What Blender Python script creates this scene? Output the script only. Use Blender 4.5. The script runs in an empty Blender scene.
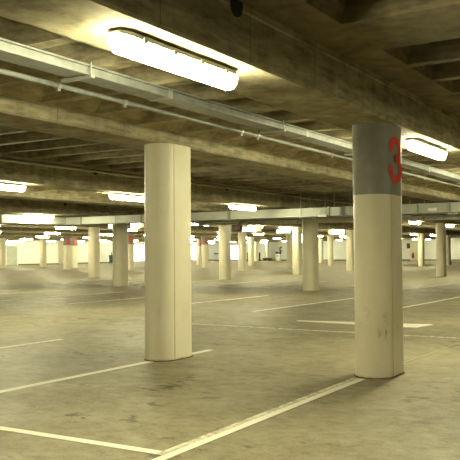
import bpy, bmesh, math, random
from math import sin, cos, pi, radians
from mathutils import Matrix, Vector

C = bpy.context.scene.collection
sc = bpy.context.scene
random.seed(7)

# ------------------------------------------------------------------ materials
def new_mat(name):
    m = bpy.data.materials.new(name)
    m.use_nodes = True
    nt = m.node_tree
    b = nt.nodes.get('Principled BSDF')
    return m, nt, b

def node(nt, kind, **kw):
    n = nt.nodes.new(kind)
    for k, v in kw.items():
        setattr(n, k, v)
    return n

def coords(nt, scale=(1, 1, 1), world=True):
    if world:
        g = node(nt, 'ShaderNodeNewGeometry'); src = g.outputs['Position']
    else:
        g = node(nt, 'ShaderNodeTexCoord'); src = g.outputs['Object']
    mp = node(nt, 'ShaderNodeMapping')
    mp.inputs['Scale'].default_value = scale
    nt.links.new(src, mp.inputs['Vector'])
    return mp.outputs['Vector']

def noise(nt, vec, scale, detail=4, rough=.55, dist=0):
    n = node(nt, 'ShaderNodeTexNoise')
    n.inputs['Scale'].default_value = scale
    n.inputs['Detail'].default_value = detail
    n.inputs['Roughness'].default_value = rough
    n.inputs['Distortion'].default_value = dist
    nt.links.new(vec, n.inputs['Vector'])
    return n.outputs['Fac']

def ramp(nt, fac, stops):
    r = node(nt, 'ShaderNodeValToRGB')
    e = r.color_ramp.elements
    while len(e) < len(stops):
        e.new(.5)
    for el, (p, c) in zip(e, stops):
        el.position = p
        el.color = (c, c, c, 1) if isinstance(c, (int, float)) else (*c, 1)
    nt.links.new(fac, r.inputs['Fac'])
    return r.outputs['Color']

def mix(nt, fac, a, b, mode='MIX'):
    n = node(nt, 'ShaderNodeMix', data_type='RGBA', blend_type=mode)
    if isinstance(fac, (int, float)):
        n.inputs[0].default_value = fac
    else:
        nt.links.new(fac, n.inputs[0])
    for s, v in ((6, a), (7, b)):
        if isinstance(v, tuple):
            n.inputs[s].default_value = (*v, 1)
        else:
            nt.links.new(v, n.inputs[s])
    return n.outputs[2]

def bump(nt, b, h, strength=.2, dist=.02):
    n = node(nt, 'ShaderNodeBump')
    n.inputs['Strength'].default_value = strength
    n.inputs['Distance'].default_value = dist
    nt.links.new(h, n.inputs['Height'])
    nt.links.new(n.outputs['Normal'], b.inputs['Normal'])

def plain(name, col, rough=.5, metal=0, spec=.3, var=.12, scale=6):
    m, nt, b = new_mat(name)
    v = coords(nt)
    f = noise(nt, v, scale, 4)
    lo = tuple(c * (1 - var) for c in col)
    hi = tuple(min(1, c * (1 + var)) for c in col)
    nt.links.new(ramp(nt, f, [(.3, lo), (.7, hi)]), b.inputs['Base Color'])
    b.inputs['Roughness'].default_value = rough
    b.inputs['Metallic'].default_value = metal
    b.inputs['Specular IOR Level'].default_value = spec
    return m

def floor_material():
    m, nt, b = new_mat('floor_concrete')
    v = coords(nt)
    big = noise(nt, v, .42, 5, .62, .5)
    mid = noise(nt, coords(nt, (1, .8, 1)), 1.7, 8, .68, .5)
    fine = noise(nt, coords(nt, (1.2, .8, 1)), 6.5, 9, .8, .3)
    grain = noise(nt, v, 48, 3, .7)
    c = ramp(nt, big, [(.34, (0.179, 0.157, 0.100)), (.5, (0.257, 0.227, 0.149)), (.64, (0.335, 0.300, 0.200))])
    c = mix(nt, .55, c, ramp(nt, mid, [(.34, (0.131, 0.113, 0.071)), (.5, (0.262, 0.232, 0.153)), (.64, (0.398, 0.359, 0.244))]))
    c = mix(nt, .62, c, ramp(nt, fine, [(.37, (0.10, 0.105, 0.065)), (.5, (0.262, 0.232, 0.153)), (.66, (0.388, 0.351, 0.237))]))
    c = mix(nt, .14, c, ramp(nt, grain, [(.35, (0.068, 0.061, 0.037)), (.65, (0.446, 0.404, 0.279))]))
    # tyre dirt and small oil spots, plus dark spots gathered round set points
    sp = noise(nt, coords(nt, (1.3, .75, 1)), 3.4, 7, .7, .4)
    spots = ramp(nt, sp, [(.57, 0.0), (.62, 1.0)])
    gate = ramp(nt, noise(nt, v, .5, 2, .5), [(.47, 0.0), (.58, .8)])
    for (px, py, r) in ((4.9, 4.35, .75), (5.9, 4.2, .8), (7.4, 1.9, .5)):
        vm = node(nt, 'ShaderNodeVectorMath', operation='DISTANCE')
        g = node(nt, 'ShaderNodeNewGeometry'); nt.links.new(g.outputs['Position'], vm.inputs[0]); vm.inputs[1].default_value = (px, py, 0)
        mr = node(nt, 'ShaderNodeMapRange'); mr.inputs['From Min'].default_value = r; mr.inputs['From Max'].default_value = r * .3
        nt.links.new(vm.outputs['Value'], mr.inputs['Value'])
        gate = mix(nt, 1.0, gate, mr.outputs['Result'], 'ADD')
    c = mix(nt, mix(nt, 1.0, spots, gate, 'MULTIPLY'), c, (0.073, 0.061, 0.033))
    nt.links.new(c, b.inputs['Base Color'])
    nt.links.new(ramp(nt, mid, [(.3, .64), (.7, .48)]), b.inputs['Roughness'])
    b.inputs['Specular IOR Level'].default_value = .4
    bump(nt, b, grain, .12, .01)
    return m

def concrete_material(name, base, joints=False, dark=.55):
    m, nt, b = new_mat(name)
    v = coords(nt)
    v2 = coords(nt, (.5, .5, 2.5))
    big = noise(nt, v, .9, 5, .6, .5)
    streak = noise(nt, coords(nt, (3.5, 3.5, .35)), 1.8, 5, .65)
    fine = noise(nt, v2, 7, 6, .7)
    lo = tuple(x * dark for x in base); hi = tuple(x * 1.22 for x in base)
    c = ramp(nt, big, [(.28, lo), (.52, base), (.75, hi)])
    c = mix(nt, .6, c, ramp(nt, streak, [(.34, tuple(x * .38 for x in base)), (.52, base), (.7, tuple(x * 1.5 for x in base))]))
    c = mix(nt, .55, c, ramp(nt, fine, [(.36, tuple(x * .35 for x in base)), (.52, base), (.66, tuple(x * 1.5 for x in base))]))
    # rusty patches of old formwork stain
    r = noise(nt, coords(nt, (1, 1, 1)), 1.3, 4, .6, 1.2)
    c = mix(nt, ramp(nt, r, [(.56, 0.0), (.75, .5)]), c, (base[0] * .8, base[1] * .58, base[2] * .35))
    if joints:
        g = node(nt, 'ShaderNodeNewGeometry'); s = node(nt, 'ShaderNodeSeparateXYZ')
        nt.links.new(g.outputs['Position'], s.inputs[0])
        a = node(nt, 'ShaderNodeMath', operation='ADD'); a.inputs[1].default_value = .60
        nt.links.new(s.outputs['X'], a.inputs[0])
        w = node(nt, 'ShaderNodeMath', operation='PINGPONG'); w.inputs[1].default_value = .522
        nt.links.new(a.outputs[0], w.inputs[0])
        j = node(nt, 'ShaderNodeMath', operation='LESS_THAN'); j.inputs[1].default_value = .006
        nt.links.new(w.outputs[0], j.inputs[0])
        f = node(nt, 'ShaderNodeMath', operation='MULTIPLY'); f.inputs[1].default_value = .6
        nt.links.new(j.outputs[0], f.inputs[0])
        c = mix(nt, f.outputs[0], c, tuple(x * .3 for x in base))
    nt.links.new(c, b.inputs['Base Color'])
    b.inputs['Roughness'].default_value = .85
    b.inputs['Specular IOR Level'].default_value = .15
    bump(nt, b, fine, .25, .02)
    return m

def column_paint(name, scuff):
    m, nt, b = new_mat(name)
    v = coords(nt)
    base = ramp(nt, noise(nt, v, 2.5, 4), [(.3, (.76, .71, .56)), (.7, (.84, .79, .64))])
    # grime low on the shaft, scuffs at bumper height
    g = node(nt, 'ShaderNodeNewGeometry'); s = node(nt, 'ShaderNodeSeparateXYZ')
    nt.links.new(g.outputs['Position'], s.inputs[0])
    zb = ramp(nt, s.outputs['Z'], [(.34, 0.0), (.46, 1.0), (.62, 1.0), (.74, 0.0)])
    n = noise(nt, coords(nt, (6.5, 6.5, 2.4)), 1.7, 9, .82, .3)
    k = ramp(nt, n, [(.53, 0.0), (.68, scuff)])
    c = mix(nt, mix(nt, 1.0, zb, k, 'MULTIPLY'), base, (.16, .12, .05))
    zf = ramp(nt, s.outputs['Z'], [(.0, 1.0), (.035, .0)])
    n2 = noise(nt, v, 26, 4, .7)
    c = mix(nt, mix(nt, 1.0, zf, ramp(nt, n2, [(.42, 0.0), (.6, .8)]), 'MULTIPLY'), c, (.25, .17, .07))
    sp = noise(nt, v, 38, 2, .5)
    c = mix(nt, ramp(nt, sp, [(.73, 0.0), (.76, .45 * scuff)]), c, (.35, .27, .14))
    nt.links.new(c, b.inputs['Base Color'])
    b.inputs['Roughness'].default_value = .42
    b.inputs['Specular IOR Level'].default_value = .35
    return m

def line_paint(name, col, wear):
    m, nt, b = new_mat(name)
    v = coords(nt)
    n = noise(nt, v, 11, 6, .7)
    c = mix(nt, ramp(nt, n, [(.24 + wear * .4, .9), (.36 + wear * .4, 0.0)]), col, (.40, .35, .24))
    nt.links.new(c, b.inputs['Base Color'])
    b.inputs['Roughness'].default_value = .6
    return m

LAMP_COLOUR = (1.0, .935, .55)
def glow(name, col, strength):
    m, nt, b = new_mat(name)
    b.inputs['Base Color'].default_value = (.8, .8, .78, 1)
    b.inputs['Emission Color'].default_value = (*col, 1)
    b.inputs['Emission Strength'].default_value = strength
    return m

M = dict(
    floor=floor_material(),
    beam=concrete_material('beam_concrete', (.36, .325, .22), True),
    lamplit_slab=concrete_material('lamplit_slab_concrete', (.46, .41, .28)),  # slab concrete lightened to paint in lamp light in the twin gaps
    slab=concrete_material('slab_concrete', (.20, .170, .103)),
    paint=column_paint('cream_paint', .2),
    paint_scuffed=column_paint('cream_paint_scuffed', .95),
    grey=plain('grey_band_paint', (.30, .295, .27), .5),
    red=plain('red_paint', (.78, .05, .035), .45),
    joint=plain('joint_filler', (.60, .54, .38), .6),
    line=line_paint('white_line_paint', (.86, .84, .74), .1),
    worn=line_paint('worn_line_paint', (.78, .74, .60), .45),
    faded=line_paint('faded_line_paint', (.30, .245, .16), .9),
    galv=plain('galvanised_steel', (.30, .315, .30), .42, .3, .5, .2, 9),
    duct=plain('duct_sheet', (.50, .525, .48), .5, .1, .4, .08, 3),
    steel=plain('bare_steel', (.50, .50, .46), .4, .5, .5),
    dark=plain('black_rubber', (.025, .025, .025), .6),
    housing=plain('lamp_housing', (.50, .48, .40), .5),
    wall=plain('white_wall_paint', (.82, .845, .85), .6, 0, .2, .04, 1.5),
    door=plain('door_paint', (.50, .53, .46), .5),
    teal=plain('teal_plastic', (.03, .13, .12), .45),
    maroon=plain('maroon_enamel', (.16, .03, .025), .4),
    white=plain('white_enamel', (.85, .85, .82), .4),
    orange=plain('orange_red_enamel', (.75, .10, .03), .4),
    lamp=glow('lamp_diffuser', LAMP_COLOUR, 135.0),
    sign=glow('lit_sign_face', (1.0, .95, .72), 5.0),
    redglow=glow('lit_red_emblem', (1.0, .16, .05), 1.6),
    pane=glow('glowing_white_face', (.93, .96, 1.0), 3.2),  # even white glow for the panels added on the far walls
)

# ------------------------------------------------------------------ mesh helpers
def box(bm, x0, x1, y0, y1, z0, z1):
    vs = [bm.verts.new(p) for p in ((x0, y0, z0), (x1, y0, z0), (x1, y1, z0), (x0, y1, z0),
                                    (x0, y0, z1), (x1, y0, z1), (x1, y1, z1), (x0, y1, z1))]
    for f in ((3, 2, 1, 0), (4, 5, 6, 7), (0, 1, 5, 4), (1, 2, 6, 5), (2, 3, 7, 6), (3, 0, 4, 7)):
        bm.faces.new([vs[i] for i in f])

def tube(bm, p0, p1, r, seg=10, caps=True):
    p0, p1 = Vector(p0), Vector(p1)
    d = (p1 - p0).normalized()
    a = d.orthogonal().normalized(); b = d.cross(a)
    ring = []
    for p in (p0, p1):
        ring.append([bm.verts.new(p + r * (a * cos(2 * pi * i / seg) + b * sin(2 * pi * i / seg))) for i in range(seg)])
    for i in range(seg):
        j = (i + 1) % seg
        bm.faces.new((ring[0][i], ring[0][j], ring[1][j], ring[1][i]))
    if caps:
        bm.faces.new(ring[0][::-1]); bm.faces.new(ring[1])

def prism(bm, outline, z0, z1, caps=True):
    lo = [bm.verts.new((x, y, z0)) for x, y in outline]
    hi = [bm.verts.new((x, y, z1)) for x, y in outline]
    n = len(outline)
    for i in range(n):
        j = (i + 1) % n
        bm.faces.new((lo[i], lo[j], hi[j], hi[i]))
    if caps:
        bm.faces.new(lo[::-1]); bm.faces.new(hi)

def obj(name, bm, mat, parent=None, loc=(0, 0, 0), smooth=False, bevel=0):
    bmesh.ops.recalc_face_normals(bm, faces=bm.faces)
    me = bpy.data.meshes.new(name)
    bm.to_mesh(me); bm.free()
    me.materials.append(M[mat] if isinstance(mat, str) else mat)
    o = bpy.data.objects.new(name, me)
    C.objects.link(o)
    o.location = loc
    if parent:
        o.parent = parent
    if smooth:
        for p in me.polygons:
            p.use_smooth = True
        me.set_sharp_from_angle(angle=radians(35))
    if bevel:
        b = o.modifiers.new('bevel', 'BEVEL'); b.width = bevel; b.segments = 2
        b.limit_method = 'ANGLE'
    return o

def B():
    return bmesh.new()

def thing(name, label, cat, loc=(0, 0, 0), group=None):
    o = bpy.data.objects.new(name, None)
    C.objects.link(o)
    o.empty_display_size = .2
    o.location = loc
    o['label'] = label; o['category'] = cat; o['kind'] = 'thing'
    if group:
        o['group'] = group
    return o

def tag(o, label, cat, group=None):
    o['label'] = label; o['category'] = cat; o['kind'] = 'thing'
    if group:
        o['group'] = group
    return o

def struct(name, bm, mat, parent=None, **kw):
    o = obj(name, bm, mat, parent, **kw)
    if not parent:
        o['kind'] = 'structure'
    return o

def dup(root, loc, label, group=None):
    r = root.copy(); C.objects.link(r); r.location = loc; r['label'] = label
    if group:
        r['group'] = group
    for ch in list(root.children):
        c = ch.copy(); C.objects.link(c); c.parent = r
        for g in list(ch.children):
            d = g.copy(); C.objects.link(d); d.parent = c
    return r

# ------------------------------------------------------------------ levels (metres)
EYE = 1.30
SOFFIT = 2.605
X0, X1, Y0, Y1 = -9.0, 95.0, -13.0, 62.0
BW = .61
SINGLE = [-5.34 + 8 * k for k in range(9)]        # near faces of the lamp-carrying beams
TWIN = [-2.50 + 8 * k for k in range(9)]          # near faces of the plain beams
# ------------------------------------------------------------------ floor and its painted lines
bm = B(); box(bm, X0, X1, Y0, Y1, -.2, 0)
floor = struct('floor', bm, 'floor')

def quad_line(pts, mat, label, name='bay_line'):
    bm = B()
    quad_line.z += .0003
    prism(bm, pts, .0, quad_line.z)
    o = obj(name, bm, mat, floor)
    o['label'] = label
    return o

quad_line.z = .002

def xline(x0, x1, y, w=.1, mat='line', label='white painted bay line', y_end=None):
    ye = y if y_end is None else y_end
    return quad_line([(x0, y - w / 2), (x1, ye - w / 2), (x1, ye + w / 2), (x0, y + w / 2)], mat, label)

def yline(y0, y1, x, w=.1, mat='line', label='white painted line', x_end=None):
    xe = x if x_end is None else x_end
    return quad_line([(x - w / 2, y0), (x + w / 2, y0), (xe + w / 2, y1), (xe - w / 2, y1)], mat, label)

# near row of bays: the head line, and the side lines that run past the columns
yline(2.98, 8.9, 4.04, .085, 'line', 'white painted head line of the near bays', 3.93)
xline(3.7, 7.38, 2.93, .075, 'line', 'near white stripe of the double bay line by the red-numbered column', 2.975)
xline(4.0, 7.38, 3.003, .055, 'worn', 'worn cream stripe of the double bay line by the red-numbered column', 3.046)
xline(8.12, 8.6, 2.98, .09, 'line', 'white line stub behind the red-numbered column')
xline(8.6, 11.3, 2.97, .025, 'faded', 'faded remains of the bay line behind the red-numbered column', 2.93)
xline(4.0, 7.32, 5.65, .095, 'line', 'white bay line running up to the plain column', 5.62)
xline(8.1, 8.58, 5.58, .09, 'line', 'short end of white bay line behind the plain column')
xline(4.0, 8.55, 8.33, .095, 'line', 'white bay line beyond the plain column', 8.22)
xline(6.0, 8.5, 10.95, .09, 'worn', 'worn bay line beyond the second open bay')
yline(1.2, 8.6, 11.40, .07, 'worn', 'thin worn centre line of the aisle', 11.5)
# far row of bays
for i, y in enumerate((.45, 3.1, 5.76, 8.22, 10.95, 13.65, 16.3, 19.0)):
    xline(14.45, 25.0 if i == 2 else 19.8, y + .1, .085, 'line' if i < 5 else 'worn', 'white bay line across the aisle', y - .06)
for y in (8.3, 11.0, 13.7, 16.4, 19.0, 21.8, 24.4):
    xline(26.0, 30.2, y, .1, 'worn', 'worn bay line in the far rows')
yline(5.0, 24, 24.2, .1, 'worn', 'worn head line of the far rows')
# long tapered arrow on the aisle
quad_line([(12.83, 6.45), (12.95, 6.45), (13.22, 4.45), (13.26, 4.02), (12.62, 4.12), (12.62, 4.5)], 'line',
          'white tapered arrow mark on the aisle behind the red-numbered column', 'arrow_marking')

# ------------------------------------------------------------------ ceiling
bm = B(); box(bm, X0, X1, Y0, Y1, 3.42, 3.6)
ceiling = struct('ceiling', bm, 'slab')

def coffers(name, y0, y1, zrib, ztop, xs, ix, iy, edge=.38, mat='slab'):
    """soffit of one bay between two beams: flat margins with tapered pans cut between the ribs"""
    bm = B()
    V = bm.verts.new
    def face(*p):
        bm.faces.new([V(q) for q in p])
    ya, yb = y0 + .38, y1 - edge
    xprev = X0
    for a, b in xs:
        face((xprev, ya, zrib), (a, ya, zrib), (a, yb, zrib), (xprev, yb, zrib))
        r = ((a, ya, zrib), (b, ya, zrib), (b, yb, zrib), (a, yb, zrib))
        t = ((a + ix, ya + iy, ztop), (b - ix, ya + iy, ztop), (b - ix, yb - iy, ztop), (a + ix, yb - iy, ztop))
        for i in range(4):
            j = (i + 1) % 4
            face(r[i], r[j], t[j], t[i])
        face(*t)
        xprev = b
    face((xprev, ya, zrib), (X1, ya, zrib), (X1, yb, zrib), (xprev, yb, zrib))
    face((X0, y0, zrib), (X1, y0, zrib), (X1, ya, zrib), (X0, ya, zrib))
    face((X0, yb, zrib), (X1, yb, zrib), (X1, y1, zrib), (X0, y1, zrib))
    bmesh.ops.remove_doubles(bm, verts=bm.verts, dist=1e-5)
    for f in bm.faces:
        f.normal_update()
    me = bpy.data.meshes.new(name); 
    for f in bm.faces:
        if f.normal.z > 0:
            f.normal_flip()
    bm.to_mesh(me); bm.free()
    me.materials.append(M[mat])
    o = bpy.data.objects.new(name, me); C.objects.link(o); o.parent = ceiling
    return o

wide_pans, twin_pans = [], []
x = 6.20 - .75 * 20
while x < X1 - 1:
    k = round((x - 6.20) / .75)
    if k % 10 == 9:                       # a broad cross rib
        pass
    else:
        wide_pans.append((x, x + .63))
    x += .75
wide_pans = [(a, b) for a, b in wide_pans if a > X0 + .2]
x = 6.25 - .765 * 19
while x < X1 - 1:
    twin_pans.append((x, x + .63)); x += .765
twin_pans = [(a, b) for a, b in twin_pans if a > X0 + .2]
edges = sorted(SINGLE + TWIN)
edges = [e for e in edges if e < Y1 - 1]
prev = Y0
for e in edges:
    twin_gap = e in TWIN
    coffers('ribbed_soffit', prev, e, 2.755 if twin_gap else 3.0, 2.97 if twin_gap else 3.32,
            twin_pans if twin_gap else wide_pans, .13 if twin_gap else .07, .34 if twin_gap else .12, .08 if twin_gap else .38, 'lamplit_slab' if twin_gap else 'slab')
    prev = e + BW
coffers('ribbed_soffit', prev, Y1, 3.0, 3.32, wide_pans, .07, .12)

for e in edges:
    bm = B()
    top = 3.42
    ch = .02
    # section with chamfered arrises and a small step under the slab
    sec = [(e + ch, SOFFIT), (e + BW - ch, SOFFIT), (e + BW, SOFFIT + ch), (e + BW, 2.94), (e + BW + .01, 2.95),
           (e + BW + .01, top), (e - .01, top), (e - .01, 2.95), (e, 2.94), (e, SOFFIT + ch)]
    lo = [bm.verts.new((X0, y, z)) for y, z in sec]; hi = [bm.verts.new((X1, y, z)) for y, z in sec]
    for i in range(len(sec)):
        j = (i + 1) % len(sec)
        bm.faces.new((lo[i], lo[j], hi[j], hi[i]))
    bm.faces.new(lo); bm.faces.new(hi[::-1])
    o = struct('ceiling_beam', bm, 'beam')
    # round service holes through the web, seen as black discs in a shallow sleeve
    for hx in {2.66: (4.42,), 10.66: (12.05, 17.2), 18.66: (19.56, 25.0)}.get(round(e, 2), ()):
        bm = B()
        seg = 24; hz = 2.975 if hx < 11 else 2.98
        r0 = .082 if hx < 11 else .07
        a = [bm.verts.new((hx + r0 * cos(2 * pi * i / seg), e - .014, hz + 1.15 * r0 * sin(2 * pi * i / seg))) for i in range(seg)]
        b_ = [bm.verts.new((hx + r0 * cos(2 * pi * i / seg), e - .004, hz + 1.15 * r0 * sin(2 * pi * i / seg))) for i in range(seg)]
        for i in range(seg):
            j = (i + 1) % seg
            bm.faces.new((a[i], a[j], b_[j], b_[i]))
        bm.faces.new(a)
        h = obj('service_hole', bm, 'dark', o)
        h['label'] = 'round black service hole in the beam face'

# ------------------------------------------------------------------ walls
def panel_wall(name, pts, z1, mat='wall'):
    bm = B()
    (ax, ay), (bx, by) = pts
    d = Vector((bx - ax, by - ay)); n = Vector((-d.y, d.x)).normalized() * .2
    prism(bm, [(ax, ay), (bx, by), (bx + n.x, by + n.y), (ax + n.x, ay + n.y)], 0, z1)
    return struct(name, bm, mat)
panel_wall('wall_left', [(X0, Y1), (X1, Y1)], 3.5)
panel_wall('wall_far', [(X1, Y1), (X1, Y0)], 3.5)
panel_wall('wall_right', [(X1, Y0), (X0, Y0)], 3.5)
panel_wall('wall_back', [(X0, Y0), (X0, Y1)], 3.5)
bm = B(); box(bm, X0, X1, Y1 - .03, Y1 - .001, 0, .14); struct('baseboard_left', bm, 'slab')
bm = B(); box(bm, X1 - .03, X1 - .001, Y0, Y1, 0, .14); struct('baseboard_far', bm, 'slab')
# vertical piers and panel strips on the white walls
piers = [(64.0, 65.1), (45.2, 46.0)]
for i, (a, b) in enumerate(piers):
    bm = B(); box(bm, a, b, Y1 - .9, Y1, 0, SOFFIT + .8); struct('trim_%d' % (i + 1), bm, 'paint')
bm = B(); box(bm, 94.1, X1, 30.4, 31.3, 0, 3.4); struct('trim_3', bm, 'paint')
bm = B(); box(bm, 94.1, X1, 22.6, 23.3, 0, 3.4); struct('trim_4', bm, 'paint')

# door in the left wall
bm = B()
dx0, dx1 = 56.25, 57.75
box(bm, dx0, dx1, Y1 - .06, Y1 - .012, .02, 2.05)
door = struct('door_1', bm, 'door')
bm = B(); box(bm, dx0 - .1, dx0, Y1 - .09, Y1, 0, 2.15); box(bm, dx1, dx1 + .1, Y1 - .09, Y1, 0, 2.15); box(bm, dx0, dx1, Y1 - .09, Y1, 2.05, 2.15)
obj('door_frame', bm, 'white', door)
bm = B(); tube(bm, (dx0 + .12, Y1 - .12, 1.02), (dx0 + .28, Y1 - .12, 1.02), .015); tube(bm, (dx0 + .14, Y1 - .12, 1.02), (dx0 + .14, Y1 - .06, 1.02), .012)
obj('door_handle', bm, 'steel', door)

# framed glowing white panels added at the far end of the left wall
for i, (a, b) in enumerate(((76.9, 80.2), (90.2, 91.8))):
    bm = B()
    box(bm, a - .1, a, Y1 - .1, Y1 - .001, .1, 2.3); box(bm, b, b + .1, Y1 - .1, Y1 - .001, .1, 2.3)
    box(bm, a, b, Y1 - .1, Y1 - .001, 2.2, 2.3); box(bm, a, b, Y1 - .1, Y1 - .001, .1, .2)
    w = struct('window_%d' % (i + 1), bm, 'white')
    bm = B(); box(bm, a, b, Y1 - .06, Y1 - .03, .2, 2.2); p = obj('window_pane', bm, 'pane', w)
    p['label'] = 'glowing white panel'
bm = B()
a, b = 56.9, 58.9
box(bm, X1 - .1, X1 - .001, a - .1, a, .1, 2.3); box(bm, X1 - .1, X1 - .001, b, b + .1, .1, 2.3)
box(bm, X1 - .1, X1 - .001, a, b, 2.2, 2.3); box(bm, X1 - .1, X1 - .001, a, b, .1, .2)
w = struct('window_3', bm, 'white')  # framed glowing panel added on the far wall
bm = B(); box(bm, X1 - .06, X1 - .03, a, b, .2, 2.2); p = obj('window_pane', bm, 'pane', w); p['label'] = 'glowing white panel'

# ------------------------------------------------------------------ columns
R, L = .20, .29
def stadium(r, l, n=20):
    pts = []
    for i in range(n + 1):
        t = -pi / 2 + pi * i / n
        pts.append((l + r * cos(t), r * sin(t)))
    for i in range(n + 1):
        t = pi / 2 + pi * i / n
        pts.append((r * cos(t), r * sin(t)))
    return pts

def wrap(u, off):
    """distance u along the camera-side flat (0 = start of flat) -> point on the column surface"""
    r = R + off
    if u < 0:
        t = -pi / 2 + u / R
        return (r * cos(t), r * sin(t))
    if u > L:
        t = -pi / 2 + (u - L) / R
        return (L + r * cos(t), r * sin(t))
    return (u, -r)

def arc(cx, cz, rx, rz, a0, a1, n):
    return [(cx + rx * cos(radians(a0 + (a1 - a0) * i / n)), cz + rz * sin(radians(a0 + (a1 - a0) * i / n))) for i in range(n + 1)]

def ribbon(bm, path, w, u0, z0, off=.004):
    """thick painted stroke following path, wrapped on the column surface, with rounded ends"""
    n = len(path); left = []; right = []
    for i, (x, z) in enumerate(path):
        ax, az = path[max(i - 1, 0)]; bx, bz = path[min(i + 1, n - 1)]
        d = Vector((bx - ax, bz - az)).normalized()
        left.append((x - d.y * w / 2, z + d.x * w / 2)); right.append((x + d.y * w / 2, z - d.x * w / 2))
    def V(p, lift=0):
        q = wrap(u0 + p[0], off + lift)
        return bm.verts.new((q[0], q[1], z0 + p[1]))
    lv = [V(p) for p in left]; rv = [V(p) for p in right]
    for i in range(n - 1):
        bm.faces.new((lv[i], lv[i + 1], rv[i + 1], rv[i]))
    for (x, z), s in ((path[0], 0), (path[-1], 1)):
        c = [V((x + w / 2 * 1.12 * cos(2 * pi * k / 16), z + w / 2 * 1.12 * sin(2 * pi * k / 16)), .0035) for k in range(16)]
        bm.faces.new(c)

def three(h, wd):
    r1 = h * .235; r2 = h * .265
    up = arc(0, h - r1, wd * .46, r1, 175, -82, 18)
    lo = arc(0, r2, wd * .5, r2, 82, -175, 20)
    return up, lo

def five(h, wd):
    return [(wd * .42, h), (0, h), (-wd * .38, h), (-wd * .40, h * .8), (-wd * .42, h * .56)] + arc(0, h * .29, wd * .48, h * .30, 130, -170, 18)

def joint_seam(parent, z0=.0, z1=SOFFIT):
    bm = B(); box(bm, -.010, .002, -R - .0025, -R + .01, z0, z1)
    o = obj('joint_seam', bm, 'joint', parent); o['label'] = 'thin cast joint line'
    return o

def column_mesh(z0, z1, r=R, l=L, n=20):
    bm = B(); prism(bm, stadium(r, l, n), z0, z1)
    return bm

GC = 'painted concrete columns'
t = thing('concrete_column', 'cream column with grey top band and red number 3, nearest on the right', 'column', (7.61, 2.925, 0), GC)
obj('shaft', column_mesh(0, SOFFIT), 'paint_scuffed', t, smooth=True)
joint_seam(t, 0, 1.873)
nb = obj('number_band', column_mesh(1.875, SOFFIT, R + .0035, L), 'grey', t, smooth=True)
nb['label'] = 'grey painted band round the column head'
bm = B()
up, lo = three(.41, .29)
ribbon(bm, up, .085, .125, 2.035, .0075); ribbon(bm, lo, .085, .125, 2.035, .0125)
nn = obj('painted_number', bm, 'red', nb); nn['label'] = 'red painted number 3'
bm = B(); prism(bm, stadium(R + .012, L), 0, .012); o = obj('floor_sealant', bm, 'slab', t)

t = thing('concrete_column', 'plain cream column, large, second nearest, left of the red-numbered one', 'column', (7.55, 5.62, 0), GC)
obj('shaft', column_mesh(0, SOFFIT), 'paint', t, smooth=True)
joint_seam(t)
bm = B(); prism(bm, stadium(R + .012, L), 0, .012); o = obj('floor_sealant', bm, 'slab', t)

far_shaft = column_mesh(0, SOFFIT, n=12)
proto = tag(obj('concrete_column', far_shaft, 'paint', smooth=True), 'x', 'column', GC)
band_me = None
def far_column(x, y, label, number=None, first=[True]):
    global band_me
    x -= L / 2
    if number is None:
        if first[0]:
            first[0] = False; o = proto
        else:
            o = proto.copy(); C.objects.link(o)
        o.location = (x, y, 0); o['label'] = label
        return o
    t = thing('concrete_column', label, 'column', (x, y, 0), GC)
    s = bpy.data.objects.new('shaft', proto.data); C.objects.link(s); s.parent = t
    nb = obj('number_band', column_mesh(1.89, SOFFIT, R + .006, L, 12), 'grey', t, smooth=True)
    bm = B(); ribbon(bm, five(.42, .34), .10, .06, 2.0, .016)
    k = obj('painted_number', bm, 'red', nb); k['label'] = 'red painted number 5'
    return t

far_column(22.97, 11, 'cream column under the grey duct, just left of the red-numbered column')
far_column(22.92, 19, 'cream column under the grey duct, just left of the big plain column')
far_column(30.47, 19, 'cream column right of the big plain column, beneath the lit duct')
far_column(30.45, 27, 'cream column directly left of the leftmost column that touches the duct')
far_column(37.98, 19, 'cream column tucked behind the left side of the mid column under the duct')
far_column(37.78, 11, 'cream column at the right, largest beyond the red-numbered column')
far_column(45.45, 19, 'cream column peeping out at the left edge of the red-numbered column')
far_column(45.56, 27, 'cream column beside the dark hanging display box, to its right')
far_column(52.74, 27, 'slim cream column at the left of the pair behind the duct column')
far_column(60.63, 35, 'narrow far column right of the dark display box')
far_column(64.07, 43, 'far column immediately right of the big plain column, with number 5 band', 5)
far_column(53.04, 35, 'far column with grey number band, left of the column under the lit duct', 5)
far_column(43.28, 35, 'far column with number band squeezed against the left edge of the big plain column', 5)
far_column(45.31, 43, 'far column with red 5 on grey, left one of the numbered pair', 5)
far_column(49.1, 45.8, 'far column with red 5 on grey, right one of the numbered pair', 5)
far_column(50.67, 51, 'far column in front of the white left wall, right of the door')
far_column(45.84, 51, 'far column cut by the left picture edge, left of the door')
far_column(89.66, 51, 'small far column left of the ticket machine corner, left of two')
far_column(92.77, 51, 'small far column next to the black posts, right of two')
far_column(75.65, 35, 'narrow far column just right of the mid column under the duct')
far_column(60.30, 27, 'far column below the sign with red end, left of the red-numbered column')
far_column(59.81, 19, 'far column right of the red-numbered column, beside the maroon boxes')
far_column(67.33, 19, 'farther column half hidden behind the right-hand far column')

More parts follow.
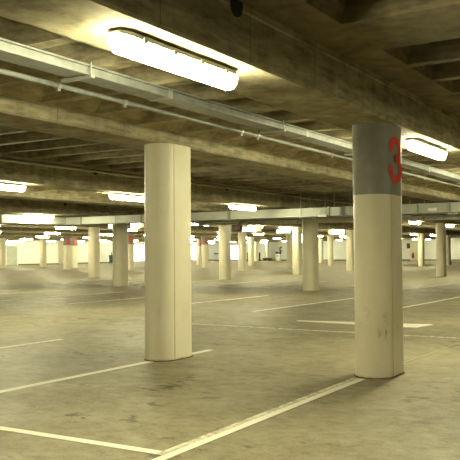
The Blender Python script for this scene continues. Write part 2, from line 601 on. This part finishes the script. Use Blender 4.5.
# ------------------------------------------------------------------ fluorescent lamps
def make_lamp(name, label, loc):
    t = thing(name, label, 'lamp', loc, 'fluorescent lamps under the beams')
    LN, W = 1.32, .13
    # housing: shallow tray against the soffit, tapered ends
    bm = B()
    out = [(0, -W * .35), (.07, -W / 2 - .012), (LN - .07, -W / 2 - .012), (LN, -W * .35), (LN, W * .35), (LN - .07, W / 2 + .012), (.07, W / 2 + .012), (0, W * .35)]
    prism(bm, out, -.045, -.015); box(bm, .2, .34, -.05, .05, -.017, 0); box(bm, LN - .34, LN - .2, -.05, .05, -.017, 0)
    obj('housing', bm, 'housing', t, bevel=.006)
    # diffuser: long trough with sloping sides and rounded ends
    bm = B()
    rings = []
    for z, ins in ((-.045, -.006), (-.095, .004), (-.137, .035)):
        o = [(ins, -W * .33 + ins * .4), (.06 + ins * .5, -W / 2 + ins), (LN - .06 - ins * .5, -W / 2 + ins), (LN - ins, -W * .33 + ins * .4),
             (LN - ins, W * .33 - ins * .4), (LN - .06 - ins * .5, W / 2 - ins), (.06 + ins * .5, W / 2 - ins), (ins, W * .33 - ins * .4)]
        rings.append([bm.verts.new((x, y, z)) for x, y in o])
    for a, b in zip(rings, rings[1:]):
        for i in range(8):
            j = (i + 1) % 8
            bm.faces.new((a[i], a[j], b[j], b[i]))
    bm.faces.new(rings[-1])
    d = obj('diffuser', bm, 'lamp', t); d['label'] = 'glowing yellow-white prismatic diffuser'
    for y in (-1, 1):
        for k in range(4):
            x = .2 + k * (LN - .4) / 3
            bm = B(); box(bm, x - .018, x + .018, y * (W / 2 + .012) - .006, y * (W / 2 + .012) + .006, -.062, -.02)
            obj('clip', bm, 'housing', t)
    return t

GL = 'fluorescent lamps under the beams'
ORD = 'first second third fourth fifth sixth seventh eighth ninth tenth eleventh twelfth thirteenth fourteenth fifteenth sixteenth seventeenth'.split()
lamp0 = make_lamp('fluorescent_lamp', 'long glowing fluorescent lamp nearest the camera, under the front beam', (3.43, 2.89, SOFFIT))
dup(lamp0, (8.68, 2.87, SOFFIT), 'glowing fluorescent lamp on the front beam, right of the red-numbered column')
for i, x in enumerate((13.65, 18.7, 23.75, 28.8)):
    dup(lamp0, (x, 2.97, SOFFIT), 'glowing fluorescent lamp farther along the front beam, %s past the red-numbered column' % ORD[i])
rows = {
    11: ('second', (3.9, 9.1, 12.95, 17.95, 27.45, 33.1, 38.6, 43.4, 48.3, 53.2)),
    19: ('third', (18.0, 27.75, 32.7, 36.0, 42.6, 46.5, 52.5, 57.4, 62.4, 72.3, 82, 92)),
    27: ('fourth', (22.8, 27.7, 32.65, 37.6, 42.5, 47.2, 53.8, 57.4, 62.4, 67.3, 72.3, 77.2, 82.2, 87, 92)),
    35: ('fifth', (30.0, 34.9, 40.0, 45.0, 50.0, 55.0, 58.5, 65.0, 70.0, 73.5, 80.0, 85.0, 91.0)),
    43: ('sixth', (37.0, 42.0, 47.2, 52.0, 57.0, 62.0, 67.0, 72.0, 77.0, 82.0, 87.0, 92.0)),
    59: ('added eighth', (50.0, 54.5, 59.0, 63.5, 68.0, 72.5, 77.0, 81.5, 86.0, 90.5)),  # lamp row added to brighten the left wall
    51: ('seventh', (43.0, 48.0, 53.0, 58.0, 63.0, 68.0, 73.0, 78.0, 83.0, 87.4, 91.0)),
}
special = {
    (11, 9.1): 'glowing fluorescent lamp cut by the left picture edge, under the second beam',
    (11, 12.95): 'glowing fluorescent lamp ending behind the big plain column',
    (11, 17.95): 'glowing fluorescent lamp just above the brightly lit stretch of duct',
    (19, 18.0): 'glowing fluorescent lamp touching the top of the lit duct at far left',
}
for y, (nm, xs) in rows.items():
    for i, x in enumerate(xs):
        lab = special.get((y, x), 'small glowing fluorescent lamp, %s from the left along the %s lamp row' % (ORD[i], nm))
        dup(lamp0, (x, y, SOFFIT), lab)
for i, x in enumerate((-3.0,)):  # out-of-view lamp added for the light it throws
    dup(lamp0, (x, 10.95, SOFFIT), 'unseen lamp added on the second beam beyond the left edge')

for i, x in enumerate((9.0, 14.5)):  # unseen lamps added to brighten the near column side, beam and floor
    dup(lamp0, (x, -5.03, SOFFIT), 'unseen fill lamp added beyond the right edge, %s of two on that beam' % ORD[i])

# bulkhead lamp over the door
t = thing('wall_lamp', 'small bright wall lamp above the grey-green door', 'lamp', (56.6, Y1, 2.35))
bm = B(); box(bm, -.22, .22, -.05, 0, -.12, .2); obj('lamp_base', bm, 'housing', t)
bm = B(); box(bm, -.19, .19, -.12, -.05, -.1, .18); obj('diffuser', bm, 'lamp', t, bevel=.02)

def overhead(y):
    """height of the concrete directly above a point at depth y"""
    for e in SINGLE + TWIN:
        if e - .02 <= y <= e + BW + .02:
            return SOFFIT
    below = [e for e in edges if e > y]
    return 2.755 if below and min(below) in TWIN else 3.0

# ------------------------------------------------------------------ services between the front beams
t = thing('cable_trunking', 'broad galvanised cable trunking running below the ribs between the near beams', 'trunking', (0, 0, 0))
ya, yb, za, zb = 3.985, 4.20, 2.662, 2.727
cuts = [-6.0, -.2, 2.65, 5.5, 8.26, 11.6, 14.5, 17.5, 20.4]
for a, b in zip(cuts, cuts[1:]):
    bm = B()
    box(bm, a + .004, b - .004, ya, yb, za, zb)
    obj('trunking_length', bm, 'galv', t, bevel=.008)
for x in cuts[1:-1]:
    bm = B(); box(bm, x - .03, x + .03, ya - .006, yb + .006, za - .006, zb + .006)
    obj('joint_sleeve', bm, 'steel', t)
bm = B(); box(bm, cuts[0], cuts[-1], ya - .014, yb + .014, zb, zb + .014); obj('trunking_lid', bm, 'galv', t)
for x in (4.43, 7.6, 10.0, 12.9, 15.7):
    bm = B()
    for y in (ya - .03, yb + .03):
        tube(bm, (x, y, za - .03), (x, y, 2.755), .006, 6)
    box(bm, x - .02, x + .02, ya - .05, yb + .05, za - .03, za - .008)
    obj('hanger', bm, 'steel', t)

t = thing('steel_conduit', 'slim grey conduit pipe running parallel beside the cable trunking', 'pipe', (0, 0, 0))
cy, cz, cr = 4.49, 2.675, .022
bm = B(); tube(bm, (-6, cy, cz), (20.5, cy, cz), cr, 14); obj('pipe', bm, 'galv', t, smooth=True)
for x in (4.63, 5.48, 7.57, 7.95, 10.1, 12.1, 14.4):
    bm = B(); tube(bm, (x - .02, cy, cz), (x + .02, cy, cz), cr + .008, 14); tube(bm, (x, cy, cz + cr), (x, cy, 2.755), .006, 6)
    box(bm, x - .015, x + .015, cy - .012, cy + .012, cz - cr - .025, cz - cr)
    obj('pipe_clip', bm, 'steel', t)

t = thing('steel_conduit', 'thin dark conduit fixed along the top of the second lamp beam face', 'pipe', (0, 0, 0))
cy, cz, cr = 10.61, 2.968, .024
bm = B(); tube(bm, (2, cy, cz), (40, cy, cz), cr, 12); obj('pipe', bm, 'steel', t, smooth=True)
for i in range(14):
    x = 8.2 + i * 1.7
    bm = B(); tube(bm, (x - .02, cy, cz), (x + .02, cy, cz), cr + .008, 12); box(bm, x - .012, x + .012, cy, 10.645, cz - .012, cz + .012)
    obj('pipe_clip', bm, 'steel', t)

# ------------------------------------------------------------------ the big duct crossing under the beams
t = thing('ventilation_duct', 'long pale grey rectangular duct hung across the hall below the beams', 'duct', (0, 0, 0))
dx0, dx1, dz0, dz1 = 20.35, 20.95, 2.302, 2.552
joints = [y * .969 for y in (2.6, 5.85, 6.75, 7.95, 8.95, 9.45, 12.9, 16.5, 19.25, 20.5)]
for a, b in zip(joints, joints[1:]):
    bm = B(); box(bm, dx0, dx1, a + .003, b - .003, dz0, dz1); obj('duct_section', bm, 'duct', t)
bm = B(); box(bm, 17.35, dx0 - .003, 19.36, 19.84, dz0, dz1); obj('duct_section', bm, 'duct', t)
for x in (17.38, 18.9):
    bm = B(); box(bm, x - .025, x + .025, 19.335, 19.865, dz0 - .025, dz1 + .012); obj('flange', bm, 'galv', t)
for y in joints:
    bm = B(); box(bm, dx0 - .025, dx1 + .025, y - .025, y + .025, dz0 - .025, dz1 + .012)
    obj('flange', bm, 'galv', t)
for i, y in enumerate([y * .969 for y in (5.9, 7.2, 8.75, 9.55, 10.35, 12.95, 15.2, 16.2, 17.6)]):
    bm = B()
    for x in (dx0 - .035, dx1 + .035):
        tube(bm, (x, y, dz0 - .03), (x, y, overhead(y)), .008, 6)
    box(bm, dx0 - .07, dx1 + .07, y - .02, y + .02, dz0 - .052, dz0 - .026)
    obj('hanger', bm, 'galv', t)
t2 = thing('junction_box', 'small pale box fixed to the duct side, right of the red-numbered column', 'box', (20.30, 6.13, 2.385))
bm = B(); box(bm, -.05, .03, -.11, .11, -.04, .04); obj('box_body', bm, 'white', t2, bevel=.01)
bm = B(); box(bm, -.062, -.05, -.1, .1, -.03, .03); obj('cover', bm, 'white', t2)
t2 = thing('junction_box', 'tall pale control box on the duct side, left of the red-numbered column', 'box', (20.285, 8.84, 2.425))
bm = B(); box(bm, -.06, .03, -.09, .09, -.12, .12); obj('box_body', bm, 'duct', t2, bevel=.01)
bm = B(); box(bm, -.07, -.06, -.08, .08, -.11, .11); obj('cover', bm, 'duct', t2)
t2 = thing('junction_box', 'small pale box under the duct near the mid column', 'box', (20.30, 9.32, 2.315))
bm = B(); box(bm, -.06, .0, -.13, .13, -.035, .035); obj('box_body', bm, 'white', t2, bevel=.008)
bm = B(); tube(bm, (-.03, .1, .035), (-.03, .1, .17), .012, 8); obj('conduit_stub', bm, 'white', t2)

# pipes behind the duct
t = thing('water_pipe', 'pale pipe running across behind the duct at its lower edge', 'pipe', (0, 0, 0))
bm = B(); tube(bm, (25.9, 3.5, 2.355), (25.9, 17.4, 2.42), .065, 14); obj('pipe', bm, 'white', t, smooth=True)
for y in (5.2, 8.1, 10.4, 12.9, 15.4):
    bm = B(); tube(bm, (25.9, y - .03, 2.363 + (y - 5) * .0045), (25.9, y + .03, 2.363 + (y - 5) * .0045), .078, 14)
    tube(bm, (25.9, y, 2.43), (25.9, y, overhead(y)), .008, 6)
    obj('pipe_clip', bm, 'steel', t)
t = thing('cable_tray', 'dark cable tray running across just behind the duct', 'cable tray', (0, 0, 0))
bm = B(); box(bm, 24.0, 24.5, 3.6, 16.6, 2.385, 2.40); box(bm, 24.0, 24.02, 3.6, 16.6, 2.385, 2.46); box(bm, 24.48, 24.5, 3.6, 16.6, 2.385, 2.46)
obj('tray', bm, 'steel', t)
for x, r in ((24.1, .03), (24.2, .022), (24.29, .035), (24.4, .026)):
    bm = B(); tube(bm, (x, 3.6, 2.40 + r), (x, 16.6, 2.40 + r), r, 8); obj('cable', bm, 'dark', t, smooth=True)
for y in (4.5, 6.9, 9.3, 11.7, 14.2):
    bm = B(); tube(bm, (23.98, y, 2.37), (23.98, y, overhead(y)), .007, 6); tube(bm, (24.52, y, 2.37), (24.52, y, overhead(y)), .007, 6); box(bm, 23.96, 24.54, y - .02, y + .02, 2.365, 2.384)
    obj('hanger', bm, 'galv', t)

# ------------------------------------------------------------------ hanging signs
def lit_sign(x, ya, yb, za, zb, label, emblem=True, side=-1):
    t = thing('hanging_sign', label, 'sign', (x, (ya + yb) / 2, zb), 'lit hanging signs')
    w = (yb - ya) / 2; h = zb - za
    bm = B(); box(bm, 0, .09, -w, w, -h, 0); obj('sign_case', bm, 'white', t, bevel=.01)
    bm = B(); d = .17 if emblem else 0
    box(bm, -.012, 0, -w + .02 + (d if side < 0 else 0), w - .02 - (d if side > 0 else 0), -h + .02, -.02); f = obj('sign_face', bm, 'sign', t)
    f['label'] = 'glowing white sign face'
    if emblem:
        bm = B()
        n = 20
        c = [bm.verts.new((-.016, side * (w - .1) + .085 * cos(2 * pi * i / n), -h / 2 + .085 * sin(2 * pi * i / n))) for i in range(n)]
        bm.faces.new(c); bmesh.ops.solidify(bm, geom=bm.faces[:], thickness=.01)
        e = obj('emblem', bm, 'redglow', t); e['label'] = 'glowing red emblem at the sign end'
    for s in (-1, 1):
        bm = B(); tube(bm, (.045, s * (w - .08), 0), (.045, s * (w - .08), overhead((ya + yb) / 2) - zb), .008, 6); obj('hanger', bm, 'steel', t)
    return t
lit_sign(24.6, 19.16, 19.86, EYE + .97, EYE + 1.2, 'white lit sign with red end, left of the big plain column')
lit_sign(31.0, 17.36, 18.4, EYE + .92, EYE + 1.15, 'white lit sign with red end, right of the dark display box')
lit_sign(38.0, 16.2, 17.15, EYE + .86, EYE + 1.13, 'white lit sign with red end, close left of the red-numbered column', True, 1)
lit_sign(38.0, 19.4, 20.3, EYE + 1.0, EYE + 1.2, 'white lit sign without red, left of the mid column under the duct', False)

t = thing('display_box', 'dark hanging display box beside the column under the lit duct', 'sign', (29.0, 17.47, EYE + 1.17))
bm = B(); box(bm, 0, .12, -.24, .24, -.29, 0); obj('case', bm, 'dark', t, bevel=.01)
bm = B(); box(bm, -.008, 0, -.2, .06, -.22, -.06); f = obj('screen', bm, 'maroon', t); f['label'] = 'dark red panel'
bm = B(); tube(bm, (.06, 0, 0), (.06, 0, .5), .012, 8); obj('hanger', bm, 'steel', t)
t = thing('emergency_light', 'small square white lit box just under the duct, left of the big plain column', 'lamp', (24.9, 21.18, EYE + 1.19))
bm = B(); box(bm, 0, .06, -.1, .1, -.18, 0); obj('case', bm, 'white', t)
bm = B(); box(bm, -.015, 0, -.09, .09, -.17, -.01); obj('lens', bm, 'sign', t)
bm = B(); tube(bm, (.03, 0, 0), (.03, 0, .6), .01, 6); obj('hanger', bm, 'steel', t)

# ------------------------------------------------------------------ small things at the far walls
t = thing('wheelie_bin', 'dark teal bin standing far off, left of the leftmost duct column', 'bin', (71.9, 60.9, 0))
bm = B()
lo = [(-.2, -.22), (.2, -.22), (.2, .22), (-.2, .22)]
a = [bm.verts.new((x, y, .08)) for x, y in lo]; b = [bm.verts.new((x * 1.25, y * 1.25, .92)) for x, y in lo]
for i in range(4):
    bm.faces.new((a[i], a[(i + 1) % 4], b[(i + 1) % 4], b[i]))
bm.faces.new(a); bm.faces.new(b)
obj('bin_body', bm, 'teal', t)
bm = B(); box(bm, -.27, .27, -.3, .28, .92, .98); obj('lid', bm, 'teal', t, bevel=.02)
for s in (-1, 1):
    bm = B(); tube(bm, (s * .2, .2, .1), (s * .26, .2, .1), .1, 14); obj('wheel', bm, 'dark', t)
bm = B(); tube(bm, (.05, .1, .98), (.05, .1, 1.35), .05, 10); obj('handle', bm, 'teal', t)

t = thing('fire_hose_cabinet', 'upper dark maroon box on the far wall, right of the red-numbered column', 'cabinet', (X1, 31.75, EYE + .55))
bm = B(); box(bm, -.22, 0, -.22, .22, -.32, .32); obj('cabinet_body', bm, 'maroon', t, bevel=.02)
bm = B(); box(bm, -.24, -.22, -.19, .19, -.28, .28); obj('door', bm, 'maroon', t)
t = thing('fire_extinguisher', 'lower dark maroon extinguisher on the far pier, below the maroon box', 'extinguisher', (93.95, 30.9, EYE - 1.0))
bm = B()
prof = [(.0, 0), (.14, .0), (.15, .05), (.15, .5), (.11, .6), (.05, .66), (.05, .7), (0, .7)]
seg = 16; rings = [[bm.verts.new((r * cos(2 * pi * i / seg), r * sin(2 * pi * i / seg), z)) for i in range(seg)] for r, z in prof[1:-1]]
for a, b in zip(rings, rings[1:]):
    for i in range(seg):
        bm.faces.new((a[i], a[(i + 1) % seg], b[(i + 1) % seg], b[i]))
bm.faces.new(rings[0]); bm.faces.new(rings[-1])
obj('cylinder_body', bm, 'maroon', t, smooth=True)
bm = B(); box(bm, -.09, .09, -.02, .02, .7, .74); tube(bm, (-.09, 0, .7), (-.16, 0, .2), .015, 8); obj('valve', bm, 'dark', t)
bm = B(); box(bm, .12, .16, -.1, .1, .3, .4); obj('bracket', bm, 'steel', t)

t = thing('wall_sign', 'orange-red curved arrow sign on the far white wall', 'sign', (X1 - .02, 50.0, EYE + .28))
bm = B(); box(bm, 0, .015, -.5, .45, -.55, .5); obj('sign_plate', bm, 'white', t)
bm = B()
pts = arc(0, 0, .3, .36, 60, 300, 20)
lv = [bm.verts.new((-.01, -x, z)) for x, z in pts]; rv = [bm.verts.new((-.01, -x * .4, z * .4)) for x, z in pts]
for i in range(len(pts) - 1):
    bm.faces.new((lv[i], lv[i + 1], rv[i + 1], rv[i]))
bmesh.ops.solidify(bm, geom=bm.faces[:], thickness=.008)
obj('arrow', bm, 'orange', t)

t = thing('ticket_machine', 'white ticket machine with black top by the far wall', 'machine', (93.2, 49.5, 0))
bm = B(); box(bm, -.2, .2, -.3, .3, .0, .95); obj('machine_body', bm, 'white', t, bevel=.02)
bm = B(); box(bm, -.22, .22, -.36, .36, .95, 1.2); obj('machine_head', bm, 'dark', t, bevel=.03)
bm = B(); box(bm, -.215, -.2, -.15, .15, .55, .75); obj('coin_panel', bm, 'steel', t)
t = thing('storage_crate', 'low dark crate on the floor left of the ticket machine', 'crate', (91.6, 50.35, 0))
bm = B(); box(bm, -.3, .3, -.55, .55, .06, .38); obj('crate_body', bm, 'dark', t, bevel=.02)
for s in (-1, 1):
    bm = B(); box(bm, -.3, .3, s * .4 - .05, s * .4 + .05, 0, .06); obj('skid', bm, 'dark', t)
def post(x, y, label, low=False):
    t = thing('black_bollard', label, 'post', (x, y, 0), 'black posts by the far wall')
    bm = B(); tube(bm, (0, 0, .05), (0, 0, 1.1), .11, 12); obj('post', bm, 'dark', t)
    bm = B(); box(bm, -.22, .22, -.55 if low else -.22, .22, 0, .12); obj('base', bm, 'dark', t, bevel=.02)
    bm = B(); tube(bm, (0, 0, 1.1), (0, 0, 1.15), .125, 12); obj('cap', bm, 'dark', t)
post(92.4, 52.0, 'slim black post between the far column and the ticket machine')
post(92.4, 53.85, 'black post with wide low foot, left of the two far columns', True)
t = thing('barrier_stand', 'small black barrier stand before the bright far panel', 'barrier', (91.5, 58.6, 0))
bm = B(); box(bm, -.04, .04, -.45, .25, .92, 1.08); obj('barrier_bar', bm, 'dark', t)
bm = B(); tube(bm, (0, -.25, .03), (0, -.25, .95), .035, 8); obj('post', bm, 'steel', t)
bm = B(); box(bm, -.2, .2, -.4, -.1, 0, .04); obj('base', bm, 'dark', t)
t = thing('wheel_stop', 'low dark wheel stop in front of the bright panel right of the plain column', 'wheel stop', (88.3, 60.9, 0))
bm = B(); box(bm, -.6, .6, -.12, .12, 0, .16); obj('stop_body', bm, 'dark', t, bevel=.04)
bm = B(); box(bm, -.5, -.4, -.125, -.118, .04, .14); box(bm, .4, .5, -.125, -.118, .04, .14); obj('reflector', bm, 'white', t)

# ------------------------------------------------------------------ world, camera, view
w = bpy.data.worlds.new('World'); sc.world = w; w.use_nodes = True
bg = w.node_tree.nodes['Background']
bg.inputs['Color'].default_value = (.05, .045, .03, 1); bg.inputs['Strength'].default_value = .2

yaw, pitch, roll, FPX = radians(31.5501), radians(1.60289), radians(-.415534), 770.03
fwd = Vector((cos(yaw) * cos(pitch), sin(yaw) * cos(pitch), sin(pitch)))
rt = Vector((sin(yaw), -cos(yaw), 0)); up = rt.cross(fwd)
r2 = rt * cos(roll) + up * sin(roll); u2 = -rt * sin(roll) + up * cos(roll)
cam = bpy.data.cameras.new('camera'); co = bpy.data.objects.new('camera', cam); C.objects.link(co)
co.matrix_world = Matrix(((r2.x, u2.x, -fwd.x, 0), (r2.y, u2.y, -fwd.y, 0), (r2.z, u2.z, -fwd.z, EYE), (0, 0, 0, 1)))
cam.sensor_width = 36; cam.lens = FPX / 460 * 36; cam.clip_start = .05; cam.clip_end = 400
sc.camera = co

sc.view_settings.view_transform = 'Standard'
sc.view_settings.look = 'None'
sc.view_settings.gamma = 1
sc.view_settings.use_curve_mapping = False
sc.view_settings.exposure = 0.13
sc.cycles.max_bounces = 8
sc.cycles.diffuse_bounces = 6
sc.cycles.glossy_bounces = 3
sc.cycles.use_denoising = True
sc.cycles.use_light_tree = True
sc.cycles.sample_clamp_indirect = 6
sc.cycles.caustics_reflective = False
sc.cycles.caustics_refractive = False
